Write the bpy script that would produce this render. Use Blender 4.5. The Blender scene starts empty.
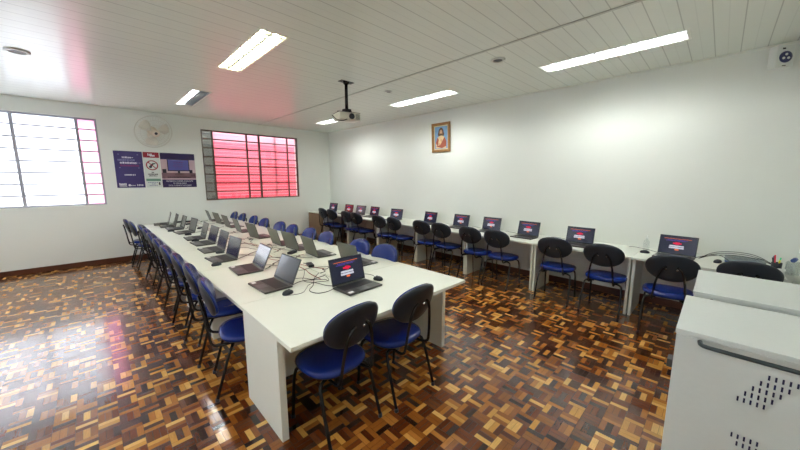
import bpy, bmesh, math, random
from mathutils import Vector, Matrix, Euler
PI = math.pi
rnd = random.Random(7)
scn = bpy.context.scene
C = scn.collection

# ------------------------------------------------------------------ materials
def hexc(r, g, b):
    f = lambda c: ((c/255)/12.92 if c/255 <= .04045 else ((c/255+.055)/1.055)**2.4)
    return (f(r), f(g), f(b), 1)

def mat(name, col, rough=.5, metal=0, coat=0, spec=.5, noise=0, nscale=20, bump=0, trans=0, ior=1.45, emit=None, estr=0):
    m = bpy.data.materials.new(name); m.use_nodes = True
    nt = m.node_tree; b = nt.nodes['Principled BSDF']
    b.inputs['Base Color'].default_value = col
    b.inputs['Roughness'].default_value = rough
    b.inputs['Metallic'].default_value = metal
    b.inputs['Coat Weight'].default_value = coat
    b.inputs['Coat Roughness'].default_value = .08
    b.inputs['Specular IOR Level'].default_value = spec
    b.inputs['Transmission Weight'].default_value = trans
    b.inputs['IOR'].default_value = ior
    if emit:
        b.inputs['Emission Color'].default_value = emit
        b.inputs['Emission Strength'].default_value = estr
    if noise or bump:
        tc = nt.nodes.new('ShaderNodeTexCoord'); n = nt.nodes.new('ShaderNodeTexNoise')
        n.inputs['Scale'].default_value = nscale; n.inputs['Detail'].default_value = 4
        nt.links.new(tc.outputs['Object'], n.inputs['Vector'])
        if noise:
            mx = nt.nodes.new('ShaderNodeMix'); mx.data_type = 'RGBA'
            mx.inputs[6].default_value = tuple(c*(1-noise) for c in col[:3])+(1,)
            mx.inputs[7].default_value = tuple(min(1, c*(1+noise)) for c in col[:3])+(1,)
            nt.links.new(n.outputs['Fac'], mx.inputs[0]); nt.links.new(mx.outputs[2], b.inputs['Base Color'])
        if bump:
            bp = nt.nodes.new('ShaderNodeBump'); bp.inputs['Strength'].default_value = bump; bp.inputs['Distance'].default_value = .01
            nt.links.new(n.outputs['Fac'], bp.inputs['Height']); nt.links.new(bp.outputs['Normal'], b.inputs['Normal'])
    return m

def emis(name, col, s):
    m = bpy.data.materials.new(name); m.use_nodes = True; nt = m.node_tree; nt.nodes.clear()
    e = nt.nodes.new('ShaderNodeEmission'); o = nt.nodes.new('ShaderNodeOutputMaterial')
    e.inputs[0].default_value = col; e.inputs[1].default_value = s
    nt.links.new(e.outputs[0], o.inputs[0]); return m

def translucent(name, col, mix=.6, rough=.4):
    m = bpy.data.materials.new(name); m.use_nodes = True; nt = m.node_tree; nt.nodes.clear()
    t = nt.nodes.new('ShaderNodeBsdfTranslucent'); d = nt.nodes.new('ShaderNodeBsdfPrincipled'); x = nt.nodes.new('ShaderNodeMixShader'); o = nt.nodes.new('ShaderNodeOutputMaterial')
    t.inputs[0].default_value = col; d.inputs['Base Color'].default_value = col; d.inputs['Roughness'].default_value = rough
    x.inputs[0].default_value = 1-mix
    nt.links.new(t.outputs[0], x.inputs[1]); nt.links.new(d.outputs[0], x.inputs[2]); nt.links.new(x.outputs[0], o.inputs[0]); return m

def thin_glass(name, tint=(1, 1, 1, 1), f=.08):
    m = bpy.data.materials.new(name); m.use_nodes = True; nt = m.node_tree; nt.nodes.clear()
    t = nt.nodes.new('ShaderNodeBsdfTransparent'); g = nt.nodes.new('ShaderNodeBsdfGlossy'); x = nt.nodes.new('ShaderNodeMixShader'); o = nt.nodes.new('ShaderNodeOutputMaterial')
    t.inputs[0].default_value = tint; g.inputs['Roughness'].default_value = .05
    x.inputs[0].default_value = f
    nt.links.new(t.outputs[0], x.inputs[1]); nt.links.new(g.outputs[0], x.inputs[2]); nt.links.new(x.outputs[0], o.inputs[0]); return m

def parquet():
    m = bpy.data.materials.new('parquet'); m.use_nodes = True; nt = m.node_tree; N = nt.nodes; L = nt.links
    b = N['Principled BSDF']
    def M(op, a, b_=None, c=None):
        n = N.new('ShaderNodeMath'); n.operation = op
        for i, v in enumerate((a, b_, c)):
            if v is None: continue
            if isinstance(v, (int, float)): n.inputs[i].default_value = v
            else: L.new(v, n.inputs[i])
        return n.outputs[0]
    tc = N.new('ShaderNodeTexCoord'); sp = N.new('ShaderNodeSeparateXYZ'); L.new(tc.outputs['Object'], sp.inputs[0])
    T = .111
    u = M('DIVIDE', M('ADD', sp.outputs[0], 20), T); v = M('DIVIDE', M('ADD', sp.outputs[1], 20), T)
    iu, iv = M('FLOOR', u), M('FLOOR', v); fu, fv = M('FRACT', u), M('FRACT', v)
    par = M('MODULO', M('ADD', iu, iv), 2)          # 0 or 1
    a = M('ADD', M('MULTIPLY', fu, par), M('MULTIPLY', fv, M('SUBTRACT', 1, par)))   # across slats
    l = M('ADD', M('MULTIPLY', fv, par), M('MULTIPLY', fu, M('SUBTRACT', 1, par)))   # along slats
    s = M('MULTIPLY', a, 3); si, sf = M('FLOOR', s), M('FRACT', s)
    def rand(k):
        cv = N.new('ShaderNodeCombineXYZ'); L.new(iu, cv.inputs[0]); L.new(iv, cv.inputs[1]); L.new(M('ADD', M('MULTIPLY', si, 1.37), k), cv.inputs[2])
        w = N.new('ShaderNodeTexWhiteNoise'); w.noise_dimensions = '3D'; L.new(cv.outputs[0], w.inputs[0]); return w
    w = rand(0.21)
    cr = N.new('ShaderNodeValToRGB'); cr.color_ramp.interpolation = 'CONSTANT'
    cols = [(0, (50, 24, 12)), (.09, (80, 38, 16)), (.30, (102, 50, 20)), (.48, (96, 54, 30)), (.56, (132, 76, 28)), (.70, (160, 102, 42)), (.82, (190, 136, 62)), (.93, (214, 166, 90))]
    e = cr.color_ramp.elements
    e[0].position, e[0].color = 0, hexc(*cols[0][1]); e[1].position, e[1].color = cols[1][0], hexc(*cols[1][1])
    for p_, c_ in cols[2:]:
        k = e.new(p_); k.color = hexc(*c_)
    L.new(w.outputs[0], cr.inputs[0])
    # grain
    gv = N.new('ShaderNodeCombineXYZ'); L.new(M('MULTIPLY', a, 9), gv.inputs[0]); L.new(M('MULTIPLY', l, 1.1), gv.inputs[1]); L.new(M('MULTIPLY', w.outputs[0], 50), gv.inputs[2])
    gn = N.new('ShaderNodeTexNoise'); gn.inputs['Scale'].default_value = 2.2; gn.inputs['Detail'].default_value = 3; L.new(gv.outputs[0], gn.inputs[0])
    g = M('ADD', .72, M('MULTIPLY', gn.outputs[0], .56))
    # gaps between the slats
    def edge(x, wdt): return M('LESS_THAN', M('MINIMUM', x, M('SUBTRACT', 1, x)), wdt)
    gap = M('MAXIMUM', edge(sf, .035), edge(l, .012))
    sh = M('MULTIPLY', g, M('SUBTRACT', 1, M('MULTIPLY', gap, .55)))
    mx = N.new('ShaderNodeVectorMath'); mx.operation = 'SCALE'; L.new(cr.outputs[0], mx.inputs[0]); L.new(sh, mx.inputs[3])
    L.new(mx.outputs[0], b.inputs['Base Color'])
    w2 = rand(7.7)
    bn = N.new('ShaderNodeTexNoise'); bn.inputs['Scale'].default_value = 5; bn.inputs['Detail'].default_value = 2; L.new(tc.outputs['Object'], bn.inputs[0])
    # each slat is very slightly tilted: gives the broken, blocky sheen
    tilt = M('MULTIPLY', M('SUBTRACT', w2.outputs[0], .5), M('SUBTRACT', sf, .5))
    h = M('ADD', M('MULTIPLY', tilt, .25), M('ADD', M('MULTIPLY', bn.outputs[0], .5), M('MULTIPLY', gap, -.15)))
    bp = N.new('ShaderNodeBump'); bp.inputs['Strength'].default_value = .30; bp.inputs['Distance'].default_value = .006
    L.new(h, bp.inputs['Height']); L.new(bp.outputs['Normal'], b.inputs['Normal'])
    b.inputs['Roughness'].default_value = .22
    L.new(M('ADD', .15, M('MULTIPLY', w2.outputs[0], .12)), b.inputs['Roughness'])
    b.inputs['Specular IOR Level'].default_value = .4; b.inputs['Coat Weight'].default_value = .6; b.inputs['Coat Roughness'].default_value = .12; L.new(bp.outputs['Normal'], b.inputs['Coat Normal'])
    return m

def ceiling_mat():
    m = bpy.data.materials.new('pvc_ceiling'); m.use_nodes = True; nt = m.node_tree; N = nt.nodes; L = nt.links
    b = N['Principled BSDF']
    tc = N.new('ShaderNodeTexCoord'); sp = N.new('ShaderNodeSeparateXYZ'); L.new(tc.outputs['Object'], sp.inputs[0])
    def M(op, a, b_=None):
        n = N.new('ShaderNodeMath'); n.operation = op
        for i, v in enumerate((a, b_)):
            if v is None: continue
            if isinstance(v, (int, float)): n.inputs[i].default_value = v
            else: L.new(v, n.inputs[i])
        return n.outputs[0]
    P = .1
    f = M('FRACT', M('DIVIDE', M('ADD', sp.outputs[1], 10), P))
    d = M('MINIMUM', f, M('SUBTRACT', 1, f))
    groove = M('LESS_THAN', d, .035)
    # every second joint is deeper
    f2 = M('FRACT', M('DIVIDE', M('ADD', sp.outputs[1], 10), 2*P)); d2 = M('MINIMUM', f2, M('SUBTRACT', 1, f2)); g2 = M('LESS_THAN', d2, .022)
    k = M('ADD', M('MULTIPLY', groove, .08), M('MULTIPLY', g2, .26))
    mx = N.new('ShaderNodeMix'); mx.data_type = 'RGBA'; mx.inputs[6].default_value = hexc(230, 234, 226); mx.inputs[7].default_value = hexc(70, 74, 66)
    L.new(k, mx.inputs[0]); L.new(mx.outputs[2], b.inputs['Base Color'])
    bp = N.new('ShaderNodeBump'); bp.inputs['Strength'].default_value = .25; bp.inputs['Distance'].default_value = .004
    L.new(M('SUBTRACT', 1, groove), bp.inputs['Height']); L.new(bp.outputs['Normal'], b.inputs['Normal'])
    b.inputs['Roughness'].default_value = .27
    return m

M_wall = mat('wall_paint', hexc(233, 236, 229), .65, noise=.02, nscale=2, bump=.05)
M_wood_base = mat('baseboard_wood', hexc(84, 44, 26), .35, noise=.25, nscale=8)
M_floor = parquet(); M_ceil = ceiling_mat()
M_white = mat('white_laminate', hexc(228, 231, 220), .32, noise=.015, nscale=3)
M_whitemetal = mat('white_metal', hexc(222, 226, 222), .38)
M_cart = mat('grey_painted_steel', hexc(206, 211, 207), .5, noise=.02, nscale=40, bump=.08)
M_blue = mat('blue_vinyl', hexc(12, 38, 114), .26, noise=.08, nscale=6, bump=.05)
M_blackplastic = mat('black_plastic', hexc(27, 34, 43), .4, noise=.08, nscale=30, bump=.04)
M_blacktube = mat('black_tube', hexc(18, 18, 20), .25, metal=.2)
M_lap = mat('laptop_grey', hexc(74, 74, 72), .34, metal=.35)
M_lid = mat('laptop_lid', hexc(96, 98, 88), .38, metal=.3)
M_key = mat('keyboard_black', hexc(32, 33, 36), .5, noise=.3, nscale=160)
M_pad = mat('touchpad', hexc(92, 92, 92), .3)
M_sticker = mat('white_sticker', hexc(225, 225, 225), .5)
M_screen_off = mat('screen_off', hexc(22, 18, 28), .2, spec=.8, coat=.5)
M_screen_on = mat('screen_on', hexc(14, 15, 24), .18, spec=.5, emit=hexc(22, 26, 44), estr=.8)
M_screen_red = mat('screen_on_maroon', hexc(50, 14, 18), .18, emit=hexc(62, 20, 26), estr=.7)
M_screen_grey = mat('screen_on_pale', hexc(60, 60, 64), .18, emit=hexc(80, 76, 80), estr=.6)
M_txt_white = emis('text_white', hexc(200, 200, 212), .75)
M_txt_red = emis('text_red', hexc(225, 40, 76), .75)
M_txt_orange = emis('text_orange', hexc(225, 110, 60), .9)
M_txt_purple = emis('text_purple', hexc(90, 70, 180), .9)
M_cable = mat('black_cable', hexc(26, 24, 26), .5)
M_redcable = mat('red_cable', hexc(150, 60, 48), .5)
M_seam = mat('edge_band_brown', hexc(150, 105, 80), .6)
M_frame = mat('window_steel', hexc(168, 168, 178), .5)
M_frame2 = mat('window_steel_dark', hexc(92, 78, 68), .5)
M_reveal = mat('window_reveal_grey', hexc(92, 92, 82), .7)
M_pane = translucent('frosted_pane', (.93, .93, .95, 1), .8)
M_pane_redglow = translucent('frosted_pane_redglow', (.95, .60, .72, 1), .75)  # pink light from the red screen, painted into the glass colour
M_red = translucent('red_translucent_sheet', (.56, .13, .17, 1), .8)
M_red_skyglow_joints = translucent('red_sheet_skyglow_joints', (.68, .42, .46, 1), .8)  # strips between slats; on the top slats, strongest sky brightness painted in
M_red_skyglow = translucent('red_sheet_skyglow', (.65, .24, .29, 1), .8)  # sky brightness painted into the upper-middle slats
M_glass = thin_glass('clear_pane')
M_tube = emis('fluorescent_cool', (.97, 1, .97, 1), 76)
M_tube_warm = emis('fluorescent_warm', (1, .90, .56, 1), 50)
M_tube_off = mat('tube_off', hexc(200, 200, 195), .3)
M_reflector = mat('reflector_aluminium', hexc(170, 170, 170), .3, metal=.6)
M_louvre = mat('louvre_grey', hexc(140, 146, 150), .5)
M_darkgrey = mat('dark_grey', hexc(60, 62, 64), .5)
M_cream = mat('cream_plastic', hexc(226, 216, 196), .4)
M_clear = thin_glass('clear_plastic', (.93, .95, .95, 1), .12)
M_goldwood = mat('gilt_wood', hexc(150, 108, 58), .4, noise=.35, nscale=30, bump=.3)
M_brownpanel = mat('brown_board', hexc(136, 112, 88), .55, noise=.1, nscale=12)

# ------------------------------------------------------------------ mesh helper
class MB:
    def __init__(s): s.bm = bmesh.new(); s.mats = []
    def mi(s, m):
        if m not in s.mats: s.mats.append(m)
        return s.mats.index(m)
    def _take(s, verts, m, bev, seg=2, smooth=False):
        faces = {f for v in verts for f in v.link_faces}
        if bev > 0:
            ed = list({e for f in faces for e in f.edges})
            r = bmesh.ops.bevel(s.bm, geom=ed, offset=bev, segments=seg, affect='EDGES', profile=.6)
            faces = {f for f in faces if f.is_valid} | set(r['faces'])
        i = s.mi(m)
        for f in faces:
            if f.is_valid: f.material_index = i; f.smooth = smooth
    def box(s, x0, x1, y0, y1, z0, z1, m, bev=0, mx=None, seg=2):
        r = bmesh.ops.create_cube(s.bm, size=1); vs = r['verts']
        bmesh.ops.scale(s.bm, vec=(abs(x1-x0), abs(y1-y0), abs(z1-z0)), verts=vs)
        bmesh.ops.translate(s.bm, vec=((x0+x1)/2, (y0+y1)/2, (z0+z1)/2), verts=vs)
        if mx is not None: bmesh.ops.transform(s.bm, matrix=mx, verts=vs)
        s._take(vs, m, bev, seg); return s
    def rings(s, rs, m, cap=True, smooth=True, closed=False):
        i = s.mi(m); vv = [[s.bm.verts.new(p) for p in r] for r in rs]; n = len(rs[0])
        pairs = list(zip(vv, vv[1:])) + ([(vv[-1], vv[0])] if closed else [])
        for a, b in pairs:
            for k in range(n):
                f = s.bm.faces.new((a[k], a[(k+1) % n], b[(k+1) % n], b[k])); f.material_index = i; f.smooth = smooth
        if cap and not closed:
            for r, fl in ((vv[0], True), (vv[-1], False)):
                f = s.bm.faces.new(list(reversed(r)) if fl else r); f.material_index = i; f.smooth = False
        return s
    def tube(s, pts, r, m, n=8, closed=False, smoothpath=0):
        P = [Vector(p) for p in pts]
        for _ in range(smoothpath):
            Q = [] if closed else [P[0]]
            for a, b in zip(P, P[1:]+([P[0]] if closed else [])): Q += [a.lerp(b, .25), a.lerp(b, .75)]
            if not closed: Q.append(P[-1])
            P = Q
        rs = []; up = Vector((0, 0, 1)); prev = None
        for i, p in enumerate(P):
            if closed: t = P[(i+1) % len(P)]-P[i-1]
            else: t = P[min(i+1, len(P)-1)]-P[max(i-1, 0)]
            if t.length < 1e-9: t = Vector((0, 0, 1))
            t.normalize()
            if prev is None: a = t.cross(up if abs(t.z) < .95 else Vector((1, 0, 0))).normalized()
            else: a = (prev-t*prev.dot(t)); a = a.normalized() if a.length > 1e-6 else t.cross(up).normalized()
            prev = a; b = t.cross(a)
            rs.append([p+(a*math.cos(q)+b*math.sin(q))*r for q in (2*PI*k/n for k in range(n))])
        return s.rings(rs, m, closed=closed)
    def lathe(s, prof, m, n=24, mx=None):
        mx = mx or Matrix()
        return s.rings([[mx @ Vector((r*math.cos(q), r*math.sin(q), z)) for q in (2*PI*k/n for k in range(n))] for r, z in prof], m)
    def pad(s, fx, fy, levels, m, n=40, e=2.6, mx=None, bend=0, zf=None):
        """stack of superellipse outlines: levels = [(scale, z)]"""
        mx = mx or Matrix(); rs = []
        for sc, z in levels:
            r = []
            for k in range(n):
                q = 2*PI*k/n; c, d = math.cos(q), math.sin(q)
                x = math.copysign(abs(c)**(2/e), c)*fx*sc; y = math.copysign(abs(d)**(2/e), d)*fy*sc
                r.append(mx @ Vector((x, y, z+bend*x*x+(zf(x, y) if zf else 0))))
            rs.append(r)
        return s.rings(rs, m)
    def poly(s, pts, m, mx=None, thick=0):
        mx = mx or Matrix(); i = s.mi(m)
        vs = [s.bm.verts.new(mx @ Vector(p)) for p in pts]; f = s.bm.faces.new(vs); f.material_index = i
        return s
    def build(s, name, parent=None):
        me = bpy.data.meshes.new(name); bmesh.ops.recalc_face_normals(s.bm, faces=s.bm.faces[:]) 
        s.bm.to_mesh(me); s.bm.free()
        for m in s.mats: me.materials.append(m)
        o = bpy.data.objects.new(name, me); C.objects.link(o)
        if parent: o.parent = parent
        return o

def tag(o, label=None, cat=None, group=None, kind=None):
    if label: o['label'] = label
    if cat: o['category'] = cat
    if group: o['group'] = group
    if kind: o['kind'] = kind
    return o
def empty(name, loc=(0, 0, 0), rz=0):
    o = bpy.data.objects.new(name, None); C.objects.link(o); o.location = loc; o.rotation_euler = (0, 0, rz); o.empty_display_size = .1
    return o
def copy_tree(o, parent=None):
    c = o.copy(); C.objects.link(c); c.parent = parent
    for ch in list(o.children): copy_tree(ch, c)
    return c
def struct(mb, name): return tag(mb.build(name), kind='structure')
def text_mesh(body, size, m, parent, mx, name='lettering', align='CENTER', w=1.0):
    cu = bpy.data.curves.new('t', 'FONT'); cu.body = body; cu.size = size; cu.align_x = align; cu.align_y = 'CENTER'; cu.extrude = .0004; cu.space_line = .85
    t = bpy.data.objects.new('t', cu); C.objects.link(t)
    bpy.context.view_layer.update()
    me = bpy.data.meshes.new_from_object(t.evaluated_get(bpy.context.evaluated_depsgraph_get()))
    bpy.data.objects.remove(t); me.transform(mx @ Matrix.Diagonal((w, 1, 1, 1)))
    me.materials.clear(); me.materials.append(m)
    o = bpy.data.objects.new(name, me); C.objects.link(o); o.parent = parent; return o

# ------------------------------------------------------------------ room
XR, XL, YB, YF, H = 5.375, -3.2, 8.613, -.66, 3.10
struct(MB().box(XL-.2, XR+.2, YF-.2, YB+.2, -.1, 0, M_floor), 'floor')
struct(MB().box(XL-2, XR+2, YB+.2, YB+4, -.1, 0, mat('outside_concrete', hexc(120, 118, 112), .9, noise=.1)), 'ground')
# windows (x0, x1, z0, z1)
W1 = (-2.2, .20, 1.19, 2.85); W2 = (1.95, 4.34, 1.19, 2.85)
wb = MB(); y0, y1 = YB, YB+.2
xs = [XL-.2, W1[0], W1[1], W2[0], W2[1], XR+.2]
wb.box(xs[0], xs[5], y0, y1, 0, 1.19, M_wall); wb.box(xs[0], xs[5], y0, y1, 2.85, H+.1, M_wall)
for a, b in ((xs[0], xs[1]), (xs[2], xs[3]), (xs[4], xs[5])): wb.box(a, b, y0, y1, 1.19, 2.85, M_wall)
struct(wb, 'wall_back')
struct(MB().box(XR, XR+.2, YF-.2, YB, 0, H+.1, M_wall), 'wall_right')
wl = MB(); LW_ = ((1.0, 3.4), (4.9, 7.3))  # openings for the unseen windows added as fill light
wl.box(XL-.2, XL, YF-.2, YB, 0, 1.19, M_wall); wl.box(XL-.2, XL, YF-.2, YB, 2.85, H+.1, M_wall)
for a, b in ((YF-.2, 1.0), (3.4, 4.9), (7.3, YB)): wl.box(XL-.2, XL, a, b, 1.19, 2.85, M_wall)
struct(wl, 'wall_left')
struct(MB().box(XL, XR, YF-.2, YF, 0, H+.1, M_wall), 'wall_front')

# lamp positions: recessed openings in the ceiling
LX = (1.30, 1.56); KX = (-1.63, -1.37); RX = (4.23, 4.49)  # the left column of lamps is unseen, added as fill light
LY = ((.38, 1.77), (3.21, 4.62), (6.02, 7.36))
lamps = [(LX, LY[1], 'warm'), (RX, LY[0], 'cool'), (RX, LY[1], 'cool'), (LX, LY[2], 'half'), (RX, LY[2], 'cool'), (LX, LY[0], 'cool'), (KX, LY[0], 'cool'), (KX, LY[1], 'cool'), (KX, LY[2], 'cool')]  # near-end lamp over the table is out of view, added for lighting
cm = MB(); ys = [YF-.2, .38, 1.77, 3.21, 4.62, 6.02, 7.36, YB+.2]
for k in range(7):
    a, b = ys[k], ys[k+1]
    if k % 2 == 0: cm.box(XL-.2, XR+.2, a, b, H, H+.02, M_ceil)
    else:
        for c, d in ((XL-.2, KX[0]), (KX[1], LX[0]), (LX[1], RX[0]), (RX[1], XR+.2)): cm.box(c, d, a, b, H, H+.02, M_ceil)
ceil = cm.build('ceiling'); tag(ceil, kind='structure')
struct(MB().box(XL-.2, XR+.2, YF-.2, YB+.2, H+.14, H+.2, M_wall), 'ceiling_slab')
struct(MB().box(3.265, 3.30, YF, YB, H-.008, H, M_reflector if False else mat('joint_strip', hexc(176, 179, 170), .4), .003), 'trim_1')
struct(MB().box(XR-.022, XR, YF, YB, H-.02, H, M_white, .004), 'trim_2')
struct(MB().box(XL, XR-.022, YB-.022, YB, H-.02, H, M_white, .004), 'trim_3')
for nm, a in (('baseboard_back', (XL, XR, YB-.02, YB)), ('baseboard_right', (XR-.02, XR, YF, YB-.02)), ('baseboard_left', (XL, XL+.02, YF, YB-.02)), ('baseboard_front', (XL+.02, XR-.02, YF, YF+.02))):
    struct(MB().box(*a, 0, .095, M_wood_base, .004), nm)

def window(name, W, vbars, pane_fn, fm, rows=8, yf=YB+.05):
    root = empty(name, ((W[0]+W[1])/2, YB+.06, W[2])); tag(root, kind='structure')
    ox, oy, oz = root.location
    f = MB()
    def bx(x0, x1, y0, y1, z0, z1, m, bev=0): f.box(x0-ox, x1-ox, y0-oy, y1-oy, z0-oz, z1-oz, m, bev)
    bx(W[0], W[0]+.03, yf, yf+.05, W[2], W[3], fm); bx(W[1]-.03, W[1], yf, yf+.05, W[2], W[3], fm)
    bx(W[0]+.03, W[1]-.03, yf, yf+.05, W[2], W[2]+.03, fm); bx(W[0]+.03, W[1]-.03, yf, yf+.05, W[3]-.03, W[3], fm)
    for x, w in vbars: bx(x-w/2, x+w/2, yf, yf+.04, W[2]+.03, W[3]-.03, fm)
    dz = (W[3]-W[2])/rows
    for k in range(1, rows): bx(W[0]+.03, W[1]-.03, yf-.004, yf+.03, W[2]+k*dz-.013, W[2]+k*dz+.013, fm)
    f.build('window_frame', root)
    g = MB(); xs = [W[0]+.03]+[x for x, w in vbars]+[W[1]-.03]
    for a, b in zip(xs, xs[1:]): g.box(a-ox, b-ox, yf+.041-oy, yf+.045-oy, .03, W[3]-.03-oz, pane_fn((a+b)/2))
    g.build('window_pane', root)
    return root
window('window_1', W1, [(-1.9, .045), (-.87, .045), (-.08, .045)], lambda x: M_pane_redglow if x > -.08 else M_pane, M_frame)
window('window_2', W2, [(2.19, .03), (2.97, .035), (3.28, .045), (4.05, .03)], lambda x: M_glass, M_frame2, yf=YB+.03)

for nm, (a, b) in zip(('added_fill_window_1', 'added_fill_window_2'), LW_):  # unseen windows added to the left wall to brighten the room evenly
    wr = window(nm, (a, b, 1.19, 2.85), [(a+.3, .045), (b-1.07, .045), (b-.3, .045)], lambda x: M_pane, M_frame)
    wr.location = (XL-.06, (a+b)/2, 1.19); wr.rotation_euler = (0, 0, PI/2)
# outside: translucent red slatted screen and a grey wall beyond window 2
r = MB(); n = 40  # top slats added out of view to keep direct sun out
for k in range(n):
    z0 = .75+k*.085
    r.box(2.40, 5.9, 9.58, 9.60, z0, z0+.07, M_red if k < 17 else (M_red_skyglow if k < 23 else M_red_skyglow_joints), 0, Matrix.Translation((0, 0, 0)))  # upper slats painted paler to stand for the brighter sky on them
    r.box(2.40, 5.9, 9.595, 9.60, z0+.07, z0+.085, M_red_skyglow_joints)
for x in (2.42, 4.1, 5.88): r.box(x-.02, x+.02, 9.602, 9.64, 0, 4.2, M_darkgrey)
o = r.build('slatted_screen'); tag(o, 'red translucent slatted screen seen outside through the right window', 'screen')
g = MB()
g.box(1.0, 2.39, 9.5, 9.6, 0, 4.2, M_reveal)
for k in range(9): g.box(1.0, 2.39, 9.49, 9.5, .9+k*.28, .915+k*.28, M_darkgrey)
tag(g.build('outside_wall'), kind='structure')

# ------------------------------------------------------------------ ceiling lamps
def lamp(X, Y, kind, label):
    cx, cy = (X[0]+X[1])/2, (Y[0]+Y[1])/2; w, l = X[1]-X[0], Y[1]-Y[0]
    r = empty('ceiling_light', (cx, cy, H)); tag(r, label, 'light', 'recessed twin tube ceiling lights')
    h = MB(); t = .006
    h.box(-w/2, w/2, -l/2, l/2, .10, .106, M_reflector)
    for s in (-1, 1):
        h.box(s*w/2-(t if s > 0 else 0), s*w/2+(t if s < 0 else 0), -l/2, l/2, 0, .10, M_reflector)
        h.box(-w/2+t, w/2-t, s*l/2-(t if s > 0 else 0), s*l/2+(t if s < 0 else 0), 0, .10, M_reflector)
    h.build('housing', r)
    f = MB(); b = .018
    f.box(-w/2-b, w/2+b, -l/2-b, -l/2, -.006, -.0005, M_white); f.box(-w/2-b, w/2+b, l/2, l/2+b, -.006, -.0005, M_white)
    f.box(-w/2-b, -w/2, -l/2, l/2, -.006, -.0005, M_white); f.box(w/2, w/2+b, -l/2, l/2, -.006, -.0005, M_white)
    f.build('trim_frame', r)
    for s in (-1, 1):
        m = {'warm': M_tube_warm, 'cool': M_tube, 'half': M_tube if s < 0 else M_tube_off}[kind]
        MB().tube([(s*w/4, -l/2+.06, .035), (s*w/4, l/2-.06, .035)], .014, m, 10).build('tube', r)
    g = MB()
    g.box(-.008, .008, -l/2+t, l/2-t, .012, .06, M_louvre)
    nb = 13
    for k in range(1, nb+1):
        y = -l/2+l*k/(nb+1); 
        for a, c in ((-w/2+t, -.008), (.008, w/2-t)): g.box(a, c, y-.004, y+.004, .001, .020, M_louvre)
    g.build('louvre', r)
    return r
names = ['warm white recessed tube light over the long table, left of the projector', 'cool white recessed tube light nearest the camera above the right wall desks', 'cool white recessed tube light above the framed picture, right of the projector', 'recessed tube light near the back wall with only one tube lit', 'cool white recessed tube light behind the projector near the back right corner', 'unseen cool white tube light added over the near end of the long table', 'unseen fill tube light in the added left row, nearest the front wall', 'unseen fill tube light in the added left row, middle one', 'unseen fill tube light in the added left row, before the left window']
for (X, Y, k), nm in zip(lamps, names): lamp(X, Y, k, nm)

for (x, y), lb, rr in (((-.43, 5.62), 'round ceiling vent near the left window, set in the plank ceiling', .10), ((3.62, 2.02), 'larger round ceiling vent between the joint strip and the nearest right light', .085), ((3.60, 3.93), 'small round ceiling vent beside the projector mount', .065)):
    c = empty('ceiling_vent', (x, y, H)); tag(c, lb, 'vent', 'round ceiling vents')
    MB().lathe([(rr, -.001), (rr, -.008), (rr*.9, -.014), (rr*.68, -.016), (rr*.66, -.004), (rr*.66, -.001)], mat('vent_rim', hexc(205, 206, 200), .4), 28).build('rim', c)
    MB().lathe([(rr*.64, -.001), (rr*.64, -.010), (rr*.3, -.013)], M_darkgrey, 24).build('grille', c)

# ------------------------------------------------------------------ projector
p = empty('projector_mount', (2.82, 4.0, H)); tag(p, 'black ceiling pole mount holding the projector', 'projector mount')
MB().box(-.11, .11, -.05, .05, -.008, -.0005, M_blacktube, .002).lathe([(.045, -.008), (.04, -.03), (.028, -.04)], M_blacktube).build('plate', p)
MB().tube([(0, 0, -.03), (0, 0, -.40)], .024, M_blacktube, 16).build('pole', p)
MB().box(-.05, .05, -.05, .05, -.43, -.385, M_blacktube, .006).box(-.16, .16, -.012, .012, -.442, -.428, M_blacktube, .003).box(-.012, .012, -.11, .11, -.442, -.428, M_blacktube, .003).build('bracket', p)
q = empty('projector', (2.82, 4.0, H-.45), math.radians(-12)); tag(q, 'white ceiling projector hanging from the black pole', 'projector')
M_projw = mat('projector_white', hexc(214, 212, 200), .4)
MB().box(-.17, .17, -.125, .125, -.105, 0, M_projw, .02, seg=3).build('body', q)
MB().box(-.165, .165, -.12, .12, .0, .006, M_darkgrey, .002).build('top_plate', q)
MB().lathe([(.040, 0), (.042, .018), (.034, .022), (.030, .010)], M_blackplastic, 20, Matrix.Translation((.02, -.125, -.055)) @ Matrix.Rotation(PI/2, 4, 'X')).build('lens', q)
v = MB()
for k in range(6): v.box(.085, .15, -.1275, -.1245, -.09+k*.013, -.084+k*.013, M_darkgrey)
v.build('vent_slots', q)
MB().tube([(.03, .13, -.05), (-.1, .17, -.03), (-.2, .1, -.02), (-.22, -.02, -.06), (-.2, -.1, -.12), (-.12, -.14, -.13), (-.05, -.13, -.1)], .006, M_cable, 6, smoothpath=2).build('cable', q)

# ------------------------------------------------------------------ wall fan
f = empty('wall_fan', (1.03, YB, 2.62)); tag(f, 'cream wall fan with round wire guard above the posters', 'fan')
MB().lathe([(.075, 0), (.075, .025), (.05, .05), (.03, .06)], M_cream, 24, Matrix.Rotation(PI/2, 4, 'X')).tube([(0, -.05, 0), (0, -.10, -.02), (0, -.14, .02)], .022, M_cream, 12).build('wall_bracket', f)
hx = Matrix.Translation((0, -.24, .06)) @ Matrix.Rotation(math.radians(14), 4, 'Z') @ Matrix.Rotation(math.radians(112), 4, 'X')
MB().lathe([(.03, -.11), (.07, -.10), (.085, -.05), (.085, -.01), (.05, .01)], M_cream, 24, hx).build('motor', f)
gd = MB(); M_wire = mat('guard_wire', hexc(214, 214, 204), .4)
def circ(R, z, n=48): return [hx @ Vector((R*math.cos(2*PI*k/n), R*math.sin(2*PI*k/n), z)) for k in range(n)]
for R, z in ((.33, .06), (.325, .045), (.25, .125), (.16, .145), (.30, 0)): gd.tube(circ(R, z), .0028 if R < .32 else .0045, M_wire, 5, closed=True)
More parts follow.
